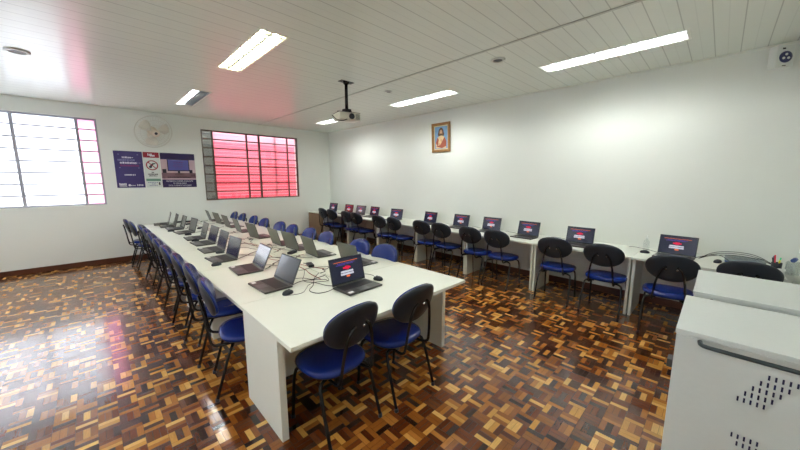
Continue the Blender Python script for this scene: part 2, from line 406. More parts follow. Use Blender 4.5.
for k in range(36):
    a = 2*PI*k/36; c, s_ = math.cos(a), math.sin(a)
    gd.tube([hx @ Vector((c*x, s_*x, z)) for x, z in ((.075, .150), (.16, .145), (.25, .125), (.32, .07), (.33, .055))], .0014, M_wire, 4)
    gd.tube([hx @ Vector((c*x, s_*x, z)) for x, z in ((.33, .05), (.30, .0), (.2, -.035), (.085, -.04))], .0014, M_wire, 4)
gd.build('guard', f)
MB().lathe([(.075, .146), (.07, .158), (.03, .162)], M_cream, 24, hx).build('guard_cap', f)
MB().lathe([(.028, .1615), (.026, .165)], M_darkgrey, 16, hx).build('badge', f)
for k in range(3):
    bl = MB(); a0 = 2*PI*k/3+.5; rows = []
    for i in range(9):
        t = i/8; R = .05+.235*t; wd = .5*math.sin(.35+2.2*t)+.12
        lead, trail = a0-wd, a0+wd*.7
        rows.append([hx @ Vector((R*math.cos(a), R*math.sin(a), .055+.03*(u-.5)+dz)) for u, a, dz in ((0, lead, 0), (.5, (lead+trail)/2, 0), (1, trail, 0), (1, trail, .003), (.5, (lead+trail)/2, .003), (0, lead, .003))])
    bl.rings(rows, mat('blade_plastic', hexc(228, 226, 214), .35) if k == 0 else bpy.data.materials['blade_plastic']); bl.build('blade', f)
MB().lathe([(.05, .0), (.05, .075), (.03, .085)], M_cream, 20, hx).build('hub', f)

# ------------------------------------------------------------------ posters (flat sheets on the back wall)
def poster(x0, x1, z0, z1, m, label):
    o = empty('poster', ((x0+x1)/2, YB, z0)); tag(o, label, 'poster', 'posters on the back wall')
    MB().box(-(x1-x0)/2, (x1-x0)/2, -.006, 0, 0, z1-z0, m).build('sheet', o); return o
def PX(o, name, items):
    """flat printed shapes in front of the sheet: (x0,x1,z0,z1,material) or polygons"""
    b = MB()
    for i, it in enumerate(items):
        d = -.0066-.0003*it[-1] if isinstance(it[-1], int) else -.0066
        if isinstance(it[0], list): b.poly([(x, d, z) for x, z in it[0]], it[1])
        else: b.poly([(it[0], d, it[2]), (it[1], d, it[2]), (it[1], d, it[3]), (it[0], d, it[3])], it[4])
    return b.build(name, o)
def dashes(x0, x1, z, h, m, seed, gap=.006):
    rr = random.Random(seed); out = []; x = x0
    while x < x1-.01:
        w = rr.uniform(.012, .026); e = min(x+w, x1)
        out.append((x, e, z, z+h*rr.uniform(.8, 1), m)); x = e+gap*rr.uniform(.5, 1.8)
    return out
Mp_purple = mat('print_purple', hexc(62, 52, 110), .35); Mp_white = mat('print_white', hexc(222, 222, 230), .4); Mp_mag = mat('print_magenta', hexc(130, 44, 100), .4)
Mp_grey = mat('print_grey', hexc(128, 130, 165), .4); Mp_red = mat('print_red', hexc(150, 24, 48), .4); Mp_paper = mat('print_paper', hexc(214, 220, 214), .4)
Mp_green = mat('print_green', hexc(110, 150, 130), .4); Mp_dark = mat('print_dark', hexc(44, 38, 52), .4); Mp_screen = mat('print_screen', hexc(92, 90, 160), .35)
Mp_pink = mat('print_pinkgrey', hexc(196, 170, 178), .4); Mp_desk = mat('print_desk', hexc(128, 96, 104), .4); Mp_navy = mat('print_navy', hexc(44, 36, 82), .35)
Rx = Matrix.Rotation(PI/2, 4, 'X')
def ptext(o, body, x, z, size, m, w=1.0, d=-.0072): return text_mesh(body, size, m, o, Matrix.Translation((x, d, z)) @ Rx, w=w)
o = poster(.385, .835, 1.52, 2.265, Mp_purple, 'purple poster, leftmost of the three on the back wall')
it = dashes(-.10, .04, .60, .035, Mp_white, 1)+dashes(.05, .08, .61, .012, Mp_white, 2)+dashes(-.17, .10, .545, .04, Mp_grey, 3)+dashes(-.14, .12, .49, .04, Mp_white, 4)+dashes(.13, .19, .50, .02, Mp_grey, 5)+dashes(-.14, .15, .435, .04, Mp_mag, 6)
it += dashes(-.09, .09, .25, .03, Mp_white, 7)+[(-.19, -.07, .025, .035, Mp_white)]+dashes(-.19, -.07, .045, .05, Mp_white, 8, .004)+dashes(-.01, .07, .035, .02, Mp_white, 10)+dashes(.09, .20, .035, .035, Mp_white, 11)
it += [([(-.03+.02*math.cos(a), .05+.022*math.sin(a)) for a in [2*PI*k/12 for k in range(12)]], Mp_white)]
for sx in (-.15, .15):
    for z in (.40, .67): it.append((sx-.012, sx+.012, z, z+.016, Mp_grey))
PX(o, 'print', it)
o = poster(.85, 1.12, 1.52, 2.265, Mp_paper, 'white prohibition sign poster between the purple poster and the computer poster')
PX(o, 'header', [(-.135, .135, .63, .745, Mp_red)])
hd = dashes(-.06, .02, .67, .05, Mp_white, 21)+dashes(-.02, .07, .655, .04, Mp_white, 22); PX(o, 'header_print', [i+(1,) if False else i for i in hd]).location.y = -.001
ring = []; n = 28; R0, R1 = .105, .085; cz = .47
for k in range(n):
    a, b = 2*PI*k/n, 2*PI*(k+1)/n
    ring.append(([(R0*math.cos(a), cz+R0*math.sin(a)), (R0*math.cos(b), cz+R0*math.sin(b)), (R1*math.cos(b), cz+R1*math.sin(b)), (R1*math.cos(a), cz+R1*math.sin(a))], Mp_red))
ring.append(([(-.070, cz+.058), (-.058, cz+.070), (.070, cz-.058), (.058, cz-.070)], Mp_red))
PX(o, 'prohibition_ring', ring).location.y = -.001
PX(o, 'pictogram', [([(-.045, cz-.05), (-.01, cz-.055), (0, cz-.02), (.02, cz+.015), (.06, cz+.03), (.065, cz+.048), (.01, cz+.045), (-.03, cz+.005)], Mp_dark)]+[([(-.03+.026*math.cos(a), cz-.035+.026*math.sin(a)) for a in [2*PI*k/12 for k in range(12)]], Mp_dark, 1)])
PX(o, 'print', dashes(-.02, .02, .31, .02, Mp_dark, 30)+dashes(-.085, .085, .27, .025, Mp_dark, 31)+dashes(-.07, .07, .235, .025, Mp_dark, 32)+[(-.125, .125, .135, .185, Mp_green)]+dashes(-.1, .07, .095, .018, Mp_grey, 33)+dashes(-.04, .03, .065, .015, Mp_grey, 34)+dashes(-.08, .06, .035, .015, Mp_grey, 35)+[(.085, .11, .05, .11, Mp_dark)])
o = poster(1.135, 1.775, 1.515, 2.265, Mp_pink, 'poster of a computer monitor on a desk, rightmost of the three on the back wall')
PX(o, 'header', [(-.32, .32, .61, .75, Mp_navy)]); PX(o, 'footer', [(-.32, .32, 0, .17, Mp_navy)])
a = PX(o, 'pictured_desk', [(-.32, .32, .20, .32, Mp_desk), (-.22, .22, .215, .235, Mp_dark), (-.30, -.23, .31, .40, Mp_dark), (.20, .26, .31, .39, Mp_dark), (-.02, .02, .29, .37, Mp_dark), (-.08, .08, .285, .305, Mp_dark), (.22, .31, .245, .285, Mp_dark), (-.205, .205, .36, .62, Mp_dark)]); a.location.y = -.0006
a = PX(o, 'pictured_screen', [(-.19, .19, .378, .606, Mp_screen)]+dashes(-.09, .09, .55, .012, Mp_mag, 41)+dashes(-.08, .08, .51, .012, Mp_mag, 42)+dashes(-.1, .1, .465, .014, Mp_mag, 43)+dashes(-.07, .07, .425, .012, Mp_mag, 44)); a.location.y = -.0012
for v_ in a.data.vertices: pass
ptext(o, 'PROIBIDO COMER DURANTE', 0, .135, .042, Mp_white, .92); ptext(o, 'O MANUSEIO', 0, .088, .042, Mp_white); ptext(o, 'DOS COMPUTADORES', 0, .038, .042, Mp_white)

# ------------------------------------------------------------------ framed picture on the right wall
yc, zb = 4.22, 2.255; W_, H_ = .48, .60
pf = empty('framed_picture', (XR-.001, yc, zb)); tag(pf, 'small gilt framed religious picture high on the right wall', 'picture')
tilt = Matrix.Rotation(math.radians(-3), 4, 'Y')
fr = MB(); t = .055
for a in ((-W_/2, W_/2, 0, t), (-W_/2, W_/2, H_-t, H_), (-W_/2, -W_/2+t, t, H_-t), (W_/2-t, W_/2, t, H_-t)):
    fr.box(-.03, -.002, a[0], a[1], a[2], a[3], M_goldwood, .006, tilt)
fr.build('frame', pf)
M_bluebg = mat('paint_blue', hexc(112, 152, 190), .5, noise=.25, nscale=14); M_skin = mat('paint_skin', hexc(196, 154, 116), .5); M_robe = mat('paint_robe', hexc(214, 186, 140), .5, noise=.25, nscale=16)
M_hair = mat('paint_hair', hexc(92, 70, 52), .5); M_red2 = mat('paint_cloak', hexc(158, 84, 62), .5, noise=.2, nscale=14); M_mount = mat('paint_mount', hexc(206, 190, 150), .5)
cv = MB()
def pp(pts, m, d): cv.poly([(-.008-d*.0006, -y, z) for y, z in pts], m, tilt)
def disc(cy_, cz_, ry, rz_, n=20): return [(cy_+ry*math.cos(2*PI*k/n), cz_+rz_*math.sin(2*PI*k/n)) for k in range(n)]
w2 = W_/2-t
pp([(-w2, t), (w2, t), (w2, H_-t), (-w2, H_-t)], M_mount, 0); pp([(-w2+.02, t+.02), (w2-.02, t+.02), (w2-.02, H_-t-.02), (-w2+.02, H_-t-.02)], M_bluebg, 1)
pp(disc(.0, .40, .07, .10), M_hair, 2); pp(disc(0, .37, .085, .06), M_hair, 3)
pp([(-.13, t+.03), (.13, t+.03), (.14, .20), (.09, .31), (.03, .34), (-.03, .34), (-.09, .31), (-.14, .20)], M_robe, 4)
pp([(-.13, t+.07), (-.02, t+.10), (.09, .31), (.14, .22), (.13, .12), (.02, t+.03)], M_red2, 5); pp([(-.14, .20), (-.09, .31), (-.06, .26), (-.09, .12)], M_red2, 5)
pp(disc(.0, .405, .036, .052), M_skin, 6); pp(disc(0, .365, .024, .022), M_hair, 7); pp(disc(.01, .24, .022, .026), M_skin, 6); pp(disc(-.05, .17, .03, .018), M_skin, 6)
cv.build('canvas', pf)

# alarm box in the corner
al = empty('alarm_sounder', (XR-.10, -.30, 2.83), math.radians(-55)); tag(al, 'white wall alarm sounder with round dark blue grille, near the ceiling at right', 'alarm')
MB().box(-.075, .075, -.05, .05, 0, .22, M_whitemetal, .012, seg=3).build('body', al)
MB().lathe([(.056, 0), (.056, .005), (.04, .007)], mat('dark_blue_grille', hexc(46, 54, 96), .4), 28, Matrix.Translation((0, -.0495, .10)) @ Matrix.Rotation(PI/2, 4, 'X')).build('grille', al)
b = MB()
for k in range(3):
    a = PI/2+2*PI*k/3; b.lathe([(.012, .0), (.012, .003)], M_whitemetal, 12, Matrix.Translation((.024*math.cos(a), -.0565, .10+.024*math.sin(a))) @ Matrix.Rotation(PI/2, 4, 'X'))
b.build('horn', al)
b = MB(); b.box(-.035, -.01, -.053, -.0495, .175, .190, M_darkgrey); b.box(-.02, .01, -.053, -.0495, .012, .020, M_darkgrey); b.build('indicator', al)
MB().box(-.02, .02, .05, .075, .07, .14, M_whitemetal, .004).build('wall_bracket', al)

# ------------------------------------------------------------------ desks
TH = .75
def desk(x0, x1, y0, y1, label, group, side='y', modesty=None, pin=(.06, .06), brown=False, pw=.03, name='desk'):
    """side='y': side panels stand at the two y ends and span x"""
    cx, cy = (x0+x1)/2, (y0+y1)/2; hx, hy = (x1-x0)/2, (y1-y0)/2
    o = empty(name, (cx, cy, 0)); tag(o, label, 'desk', group)
    MB().box(-hx, hx, -hy, hy, TH-.028, TH, M_white, .003).build('desktop', o)
    if side == 'y':
        for s in (-1, 1):
            a = s*(hy-.006); b = s*(hy-.006-pw)
            MB().box(-hx+pin[0], hx-pin[1], min(a, b), max(a, b), .0, TH-.028, M_brownpanel if brown and s > 0 else M_white, .002).build('side_panel', o)
        if modesty is not None: MB().box(modesty-.009, modesty+.009, -hy+.006+pw, hy-.006-pw, .38, TH-.028, M_white, .001).build('modesty_panel', o)
    else:
        for s in (-1, 1):
            a = s*(hx-pin[0]); b = s*(hx-pin[0]-pw) 
            MB().box(min(a, b), max(a, b), -hy+.22, hy-.03, 0, TH-.028, M_white, .002).build('side_panel', o)
        MB().box(-hx+pin[0]+pw, hx-pin[0]-pw, modesty-.009, modesty+.009, .25, TH-.028, M_white, .001).build('modesty_panel', o)
    return o
ordn = ['nearest', 'second', 'third', 'fourth', 'fifth', 'sixth', 'seventh', 'eighth', 'ninth', 'tenth', 'eleventh', 'twelfth', 'thirteenth', 'farthest']
def nth(k, n): return 'nearest' if k == 0 else ('farthest' if k == n-1 else ordn[k]+' nearest')
desk(.706, 2.426, 1.595, 2.447, 'white desk across the near end of the long table, under the lit laptop', 'desks of the long table', side='x', modesty=.12, pin=(.012,), pw=.045)
for k in range(5):
    y = 2.452+1.2*k
    desk(.706, 1.560, y, y+1.195, 'white desk in the left row of the long table, %s to the camera' % nth(k, 5), 'desks of the long table', modesty=.34, pin=(.06, .04))
    desk(1.572, 2.426, y, y+1.195, 'white desk in the right row of the long table, %s to the camera' % nth(k, 5), 'desks of the long table', modesty=-.34, pin=(.04, .06))
WX0, WX1 = 4.59, XR-.004
wy = [-.53, .67, 1.87, 3.07, 4.27, 5.47, 6.67, 7.87]
for k in range(7):
    desk(WX0, WX1, wy[k]+.002, wy[k+1]-.002, 'white desk against the right wall, %s to the camera' % nth(k, 7), 'desks along the right wall', modesty=None, pin=(.05, .14))
o = empty('cabinet', ((WX0-.02+WX1)/2, (7.875+YB-.025)/2, 0)); tag(o, 'small beige-brown cabinet in the back right corner, at the end of the wall desks', 'cabinet')
hx, hy = (WX1-WX0+.02)/2, (YB-.025-7.875)/2
MB().box(-hx, hx, -hy, hy, TH-.03, TH, M_white, .003).build('cabinet_top', o)
MB().box(-hx+.02, hx, -hy+.01, hy-.01, 0, TH-.03, M_brownpanel, .002).build('body', o)
MB().box(-hx+.004, -hx+.0195, -hy+.015, hy-.015, .05, TH-.04, M_brownpanel, .002).build('door', o)

# ------------------------------------------------------------------ chairs
def make_chair():
    r = empty('office_chair')
    # seat pad, facing +y
    def dish(x, y): return -.010*(y/.21)**3 if y > 0 else .012*(y/.21)**2*0
    MB().pad(.226, .225, [(.30,.430),(.93, .432), (.985, .440), (1.0, .452), (.985, .466), (.94, .476), (.80, .482), (.45, .480), (.1, .479)], M_blue, 44, 2.6, mx=Matrix.Translation((0, .075, 0)), zf=dish).build('seat', r)
    MB().pad(.216, .215, [(.80, .418), (.97, .426), (.985, .433)], M_blackplastic, 40, 2.6, mx=Matrix.Translation((0, .075, 0))).build('seat_shell', r)
    B = Matrix.Translation((0, -.205, .775)) @ Matrix.Rotation(math.radians(90+15), 4, 'X')   # local z -> -y
    # local +z points to -y (rear)
    MB().pad(.213, .146, [(.05, -.024), (.22, -.025), (.45, -.027), (.65, -.030), (.80, -.030), (.93, -.026), (.985, -.017), (1.0, -.006), (.985, .0), (.7, .001), (.4, .001), (.1, .001)], M_blue, 44, 2.15, mx=B, bend=-.75).build('backrest', r)
    sh = MB().pad(.219, .151, [(.1, .0025), (.4, .0025), (.7, .0025), (.985, -.002), (1.0, .004), (.985, .012), (.90, .020), (.7, .024), (.45, .026), (.25, .027), (.05, .027)], M_blackplastic, 44, 2.15, mx=B, bend=-.75).build('back_shell', r)
    for s in (-1, 1): MB().lathe([(.010, .02), (.010, .032), (.006, .035)], mat('chrome', hexc(200, 200, 200), .2, metal=1) if s < 0 else bpy.data.materials['chrome'], 12, B @ Matrix.Translation((s*.045, .0, 0))).build('bolt', sh)
    for s in (-1, 1):
        MB().tube([(s*.10, .16, .407), (s*.17, .20, .405), (s*.20, .225, .37), (s*.205, .26, .012)], .0115, M_blacktube, 10, smoothpath=2).build('leg', r)
        MB().tube([(s*.10, -.05, .407), (s*.18, -.07, .405), (s*.207, -.095, .37), (s*.213, -.20, .012)], .0115, M_blacktube, 10, smoothpath=2).build('leg', r)
        b = MB()
        b.tube([(s*.10, .08, .403), (s*.125, -.11, .403), (s*.135, -.200, .415), (s*.13, -.215, .48), (s*.115, -.232, .64), (s*.085, -.252, .765), (s*.045, -.262, .80)], .0105, M_blacktube, 10, smoothpath=2)
        b.build('back_support', r)
        for y in (.26, -.20):
            MB().lathe([(.014, 0), (.015, .006), (.013, .028)], M_blackplastic, 12, Matrix.Translation((s*(.205 if y > 0 else .213), y, 0))).build('foot', r)
    MB().box(-.12, .12, -.04, -.02, .400, .416, M_blacktube, .003).box(-.12, .12, .13, .15, .400, .416, M_blacktube, .003).build('seat_frame', r)
    return r
proto = make_chair(); used = [False]
def place(proto, used, x, y, rz, label, group, z=0, cat='chair'):
    o = proto if not used[0] else copy_tree(proto); used[0] = True
    o.location = (x, y, z); o.rotation_euler = (0, 0, rz); tag(o, label, cat, group); return o
j = lambda a: rnd.uniform(-a, a)
# near end, facing +y
place(proto, used, 1.09, 1.73, math.radians(4), 'blue and black chair at the near end of the long table, left of the pair', 'chairs at the end of the long table')
place(proto, used, 1.64, 1.70, math.radians(1), 'blue and black chair at the near end of the long table, right of the pair', 'chairs at the end of the long table')
Ly = [2.70, 3.31, 3.90, 4.50, 5.10, 5.72, 6.30, 6.92]
for k, y in enumerate(Ly):
    place(proto, used, .77+j(.015), y, -PI/2-.18+j(.03), 'blue chair left of the long table, %s' % ('nearest the camera' if k == 0 else '%s from its near end' % (['', 'second', 'third', 'fourth', 'fifth', 'sixth', 'seventh', 'eighth'][k])), 'chairs on the left side of the long table')
place(proto, used, .68, 7.62, -PI/2-.05, 'blue chair pulled out at the far left of the long table, nearer of two', 'chairs on the left side of the long table')
place(proto, used, .64, 8.14, -PI/2-.05, 'blue chair pulled out at the far left of the long table, beside the back wall', 'chairs on the left side of the long table')
Ry = [2.72, 3.22, 4.06, 4.56, 5.13, 5.63, 6.36, 6.98, 7.68, 8.2]
for k, y in enumerate(Ry):
    place(proto, used, 2.235+j(.015), y, PI/2+j(.05), 'blue chair right of the long table, %s' % ('nearest the camera' if k == 0 else '%s from its near end' % (['', 'second', 'third', 'fourth', 'fifth', 'sixth', 'seventh', 'eighth', 'ninth', 'last'][k])), 'chairs on the right side of the long table')
Wy = [-.27, .29, .92, 1.51, 2.36, 2.84, 3.48, 3.97, 4.70, 5.17, 6.0, 6.44, 7.12, 7.62]
Wxx = [4.33, 4.13, 4.29, 4.31, 4.33, 4.33, 4.36, 4.38, 4.35, 4.34, 4.35, 4.37, 4.38, 4.42]
for k, (y, x) in enumerate(zip(Wy, Wxx)):
    lb = 'chair at the right wall desks, mostly hidden behind the grey carts' if k == 0 else 'black-backed chair at the right wall desks, %s in line from the carts' % ['', 'first', 'second', 'third', 'fourth', 'fifth', 'sixth', 'seventh', 'eighth', 'ninth', 'tenth', 'eleventh', 'twelfth', 'last'][k]
    rz = {0: 0, 1: .10, 2: .0, 3: .08}.get(k, j(.06))
    place(proto, used, x+.26, y, -PI/2+rz, lb, 'chairs along the right wall')

# ------------------------------------------------------------------ laptops
LW, LD = .36, .245
def make_laptop(screen, lit, ang):
    r = empty('laptop')     # user at -y, hinge at +y
    base = MB().box(-LW/2, LW/2, -LD/2, LD/2, .002, .018, M_lap, .005, seg=2).build('base', r)
    MB().box(-.155, .155, -.02, .095, .0182, .0195, M_key).build('keyboard', base)
    MB().box(-.055, .05, -.108, -.035, .0182, .0188, M_pad).build('touchpad', base)
    MB().box(-.165, -.115, -.105, -.07, .0182, .0188, M_sticker).build('sticker', base)
    X = Matrix.Translation((0, LD/2-.006, .017)) @ Matrix.Rotation(math.radians(-(ang-90)), 4, 'X')
    lid = MB().box(-LW/2, LW/2, -.001, .007, .004, .238, M_lid, .003, X).box(-.14, .14, -.006, .006, -.004, .008, M_lap, .002, X).build('lid', r)
    MB().box(-LW/2+.001, LW/2-.001, -.0022, -.0012, .006, .236, M_blackplastic, 0, X).build('bezel', lid)
    MB().box(-LW/2+.009, LW/2-.009, -.0030, -.0023, .020, .226, screen, 0, X).build('screen', lid)
    if lit:
        t = MB()
        def row(x0, x1, z0, z1, m, seed, dn=True):
            rr = random.Random(seed); x = x0
            while x < x1-.002:
                w = rr.uniform(.006, .014); e = min(x1, x+w)
                t.poly([(x, -.0034, z0), (e, -.0034, z0), (e, -.0034, z1-rr.uniform(0, .2)*(z1-z0)), (x, -.0034, z1)], m, X); x = e+(.0025 if dn else .0006)
        row(-.135, .125, .196, .201, M_txt_orange, 1); row(-.10, .09, .181, .185, M_txt_purple, 2); row(-.115, -.02, .170, .174, M_txt_purple, 3); row(-.01, .07, .172, .175, M_txt_purple, 4)
        row(-.022, .016, .150, .158, M_txt_red, 5); row(-.045, .036, .134, .150, M_txt_red, 6, False); row(-.02, .018, .124, .132, M_txt_red, 7)
        row(-.075, .060, .100, .118, M_txt_white, 8, False); row(-.078, .062, .078, .096, M_txt_white, 9, False); row(-.02, .018, .058, .074, M_txt_orange, 10, False)
        t.build('screen_image', lid)
    return r
pr_off = make_laptop(M_screen_off, False, 106); pr_tilt = make_laptop(M_screen_off, False, 114); ut = [False]; pr_on = make_laptop(M_screen_on, True, 104)
pr_red = make_laptop(M_screen_red, True, 104); pr_grey = make_laptop(M_screen_grey, True, 106)
uo, un, ur, ug = [False], [False], [False], [False]
G = 'laptops on the long table'
place(pr_on, un, 1.575, 2.13, math.radians(2), 'open laptop with a lit dark screen on the near end of the long table', G, TH, 'laptop')
Llap = [(1.045, 2.71, 2), (1.07, 3.39, -3), (1.01, 4.05, 3), (1.06, 4.68, 0), (1.09, 5.26, 2), (1.10, 5.82, -2), (1.10, 6.60, 4), (1.06, 7.22, 0), (1.02, 7.72, -3), (.98, 8.2, -6)]
WORDS = ['', 'second', 'third', 'fourth', 'fifth', 'sixth', 'seventh', 'eighth', 'ninth', 'tenth', 'eleventh']
for k, (x, y, a) in enumerate(Llap):
    place(pr_tilt if k < 2 else pr_off, ut if k < 2 else uo, x, y, -PI/2+math.radians(a), 'open dark laptop in the left row on the long table, %s' % ('nearest us' if k == 0 else 'last by the back wall' if k == 9 else WORDS[k]), G, TH, 'laptop')
Rlap = [(2.10, 2.80, 0), (1.99, 3.46, -4), (1.98, 3.98, 3), (1.96, 4.42, -2), (1.93, 5.22, 4), (1.95, 6.0, -3), (1.98, 6.75, 0), (2.0, 7.45, 3), (2.0, 8.1, -4)]
for k, (x, y, a) in enumerate(Rlap):
    place(pr_off, uo, x, y, PI/2+math.radians(a), 'laptop with lid back showing, right row on the long table, %s' % ('nearest us' if k == 0 else 'last by the back wall' if k == 8 else WORDS[k]), G, TH, 'laptop')
# along the wall: screen centres
Wlap = [(4.91, .315, -6, 'n'), (4.85, 1.36, 0, 'n'), (4.94, 2.16, -3, 'n'), (5.02, 2.87, 0, 'n'), (5.03, 3.54, 0, 'n'), (4.99, 4.31, -4, 'n'), (4.95, 5.29, 8, 'n'), (4.98, 6.16, -2, 'n'), (4.95, 6.68, 6, 'g'), (4.95, 7.22, 4, 'r'), (4.93, 7.98, 6, 'n')]
for k, (x, y, a, s) in enumerate(Wlap):
    pr, u = {'n': (pr_on, un), 'r': (pr_red, ur), 'g': (pr_grey, ug)}[s]
    lbl = 'lit laptop on the right wall desks, %s' % ('nearest the carts' if k == 0 else 'farthest, in the back corner' if k == 10 else WORDS[k]+' along from the carts')
    if s == 'r': lbl = 'laptop with a dark red lit screen on the right wall desks, near the back corner'
    place(pr, u, x, y, -PI/2+math.radians(a), lbl, 'laptops on the right wall desks', TH, 'laptop')

# ------------------------------------------------------------------ mice with their leads, adapters, cables
def make_mouse():
    r = empty('computer_mouse')
    MB().pad(.031, .052, [(.90, .001), (1.0, .008), (.97, .018), (.82, .028), (.5, .035), (.2, .037)], M_blackplastic, 24, 2.3, zf=lambda x, y: -.08*max(0, y)*1.0).build('body', r)
    MB().tube([(0, .006, .0375), (0, .022, .034)], .004, M_darkgrey, 8).build('wheel', r)
    return r
pm = make_mouse(); um = [False]
mice = [(1.07, 2.41, -70, 'black mouse beside the nearest laptop of the left row'), (1.84, 2.17, 10, 'black mouse right of the lit laptop at the near end'),
        (.90, 3.80, -80, 'black mouse in front of the third laptop of the left row'), (1.10, 4.42, -85, 'black mouse between the third and fourth laptops of the left row'),
        (1.06, 5.56, -90, 'black mouse between the fifth and sixth laptops of the left row'), (1.10, 6.27, -80, 'black mouse between the sixth and seventh laptops of the left row'),
        (.96, 6.93, -90, 'black mouse just before the eighth laptop of the left row'), (2.15, 3.17, 80, 'black mouse between the two nearest laptops of the right row')]
for x, y, a, lb in mice: place(pm, um, x, y, math.radians(a), lb, 'mice on the long table', TH, 'mouse')
for x, y, a, lb in [(4.98, -.06, 70, 'black mouse right of the laptop nearest the carts, on the wall desk'), (4.99, .60, 200, 'black mouse left of the laptop nearest the carts, on the wall desk')]:
    place(pm, um, x, y, math.radians(a), lb, 'mice on the wall desks', TH, 'mouse')
def adapter(x, y, a, lb, L=.13):
    o = empty('power_adapter', (x, y, TH), math.radians(a)); tag(o, lb, 'adapter', 'power adapters')
    MB().box(-L/2, L/2, -.03, .03, .001, .030, M_blackplastic, .006).build('body', o)
    MB().tube([(L/2, 0, .015), (L/2+.03, .01, .008), (L/2+.08, .04, .005)], .004, M_cable, 6, smoothpath=1).build('plug_lead', o)
adapter(1.40, 7.75, 10, 'black power adapter behind the ninth laptop of the left row'); adapter(1.52, 8.25, 0, 'black power adapter at the far end of the long table, right one', .2)
adapter(1.30, 8.28, 5, 'black power adapter at the far end of the long table, left one', .18); adapter(1.42, 6.95, 60, 'black power adapter in the middle of the far table')
adapter(1.75, 3.75, 30, 'black power adapter in the middle of the table behind the second right laptop'); adapter(1.62, 3.05, 75, 'black power adapter near the middle of the near table')

def cable(pts, m, lb, group, r=.0032, sm=2):
    o = MB().tube([(x, y, TH+r+.0005+z) for x, y, z in pts], r, m, 6, smoothpath=sm).build('cable'); return tag(o, lb, 'cable', group)
def wander(a, b, n, amp, seed, lift=0):
    rr = random.Random(seed); out = []
    for k in range(n+1):
        t = k/n; e = math.sin(PI*t)**.5 if 0 < t < 1 else 0
        out.append((a[0]+(b[0]-a[0])*t+rr.uniform(-amp, amp)*e, a[1]+(b[1]-a[1])*t+rr.uniform(-amp, amp)*e, lift*rr.uniform(0, 1)*e))
    return out
names_l = ['nearest', 'second', 'third', 'fourth', 'fifth', 'sixth', 'seventh', 'eighth', 'ninth', 'tenth']
for k, (x, y, a) in enumerate(Llap):
    cable(wander((x+.15, y-.12, 0), (1.52+j(.06), y+.15+j(.25), 0), 6, .07, 100+k, .012), M_cable, 'black power lead running from the %s left row laptop to the middle' % names_l[k], 'black cables on the long table')
    if k < 6: cable(wander((x+.15, y+.1, 0), (1.50+j(.08), y-.35+j(.2), 0), 7, .07, 150+k, .01), M_cable, 'thin black network lead behind the %s left row laptop' % names_l[k], 'black cables on the long table', .0025)
for k, (x, y, a) in enumerate(Rlap):
    cable(wander((x-.17, y+.12, 0), (1.60+j(.05), y-.2+j(.25), 0), 6, .08, 200+k, .012), M_cable, 'black power lead running from the %s right row laptop to the middle' % names_l[k], 'black cables on the long table')
    if k < 6: cable(wander((x-.17, y-.1, 0), (1.50+j(.08), y+.3+j(.2), 0), 7, .09, 250+k, .01), M_cable, 'thin black network lead behind the lid of the %s right row laptop' % names_l[k], 'black cables on the long table', .0025)
cable([(1.04, 2.38, .0), (1.16, 2.33, 0), (1.24, 2.42, 0), (1.30, 2.50, 0), (1.40, 2.52, 0), (1.50, 2.45, 0), (1.55, 2.62, 0)], M_cable, 'black lead curling from the mouse beside the nearest left laptop', 'black cables on the long table', .0022)
cable([(1.86, 2.23, .0), (1.90, 2.32, 0), (1.86, 2.42, 0), (1.78, 2.45, 0), (1.74, 2.38, 0)], M_cable, 'black lead curling from the mouse beside the lit laptop', 'black cables on the long table', .0022)
cable([(1.41, 2.25, 0), (1.33, 2.22, 0), (1.24, 2.24, 0), (1.22, 2.36, 0), (1.33, 2.45, 0), (1.42, 2.62, 0), (1.55, 2.75, 0)], M_cable, 'black power lead looping left of the lit laptop', 'black cables on the long table')
cable([(1.48, 2.28, 0), (1.40, 2.36, 0), (1.38, 2.50, 0), (1.30, 2.62, 0), (1.42, 2.80, 0), (1.50, 2.95, 0)], M_cable, 'black network lead behind the lit laptop', 'black cables on the long table', .0025)
for k in range(5):
    y = 2.55+1.15*k
    cable(wander((1.46+j(.03), y, 0), (1.56+j(.08), y+1.1, 0), 5, .05, 300+k), M_redcable, 'reddish cable on the middle of the long table, %s from its near end' % ['first', 'second', 'third', 'fourth', 'fifth'][k], 'reddish cables on the long table')
    cable(wander((1.66+j(.03), y+.3, 0), (1.50+j(.08), y+1.2, 0), 6, .06, 330+k), M_redcable, 'reddish cable right of the long table\'s middle joint, %s from its near end' % ['first', 'second', 'third', 'fourth', 'fifth'][k], 'reddish cables on the long table', .0028)
for k, (x, y, a, s) in enumerate(Wlap):
    cable(wander((x+.16, y+.1, 0), (5.30, y+.5 if k < 10 else y+.2, 0), 5, .04, 400+k, .02), M_cable, 'black lead behind the %s wall desk laptop' % (['first']+WORDS[1:])[k] + ' counted from the carts', 'cables on the wall desks', .0028)
for k, z in enumerate((.09, .07, .05)):
    cable([(5.08, .10, 0), (5.15, -.02, z), (5.2, -.2, z+.02), (5.24, -.36, z), (5.22, -.5, .0)][:5], M_cable, 'black cable arching over the grey tray, %s of three' % ['highest', 'middle', 'lowest'][k], 'cables on the wall desks', .003)
cable([(5.06, .14, 0), (5.12, .02, .05), (5.10, -.08, .07), (5.05, -.16, .01)], M_cable, 'black cable loop beside the laptop nearest the carts', 'cables on the wall desks', .003)

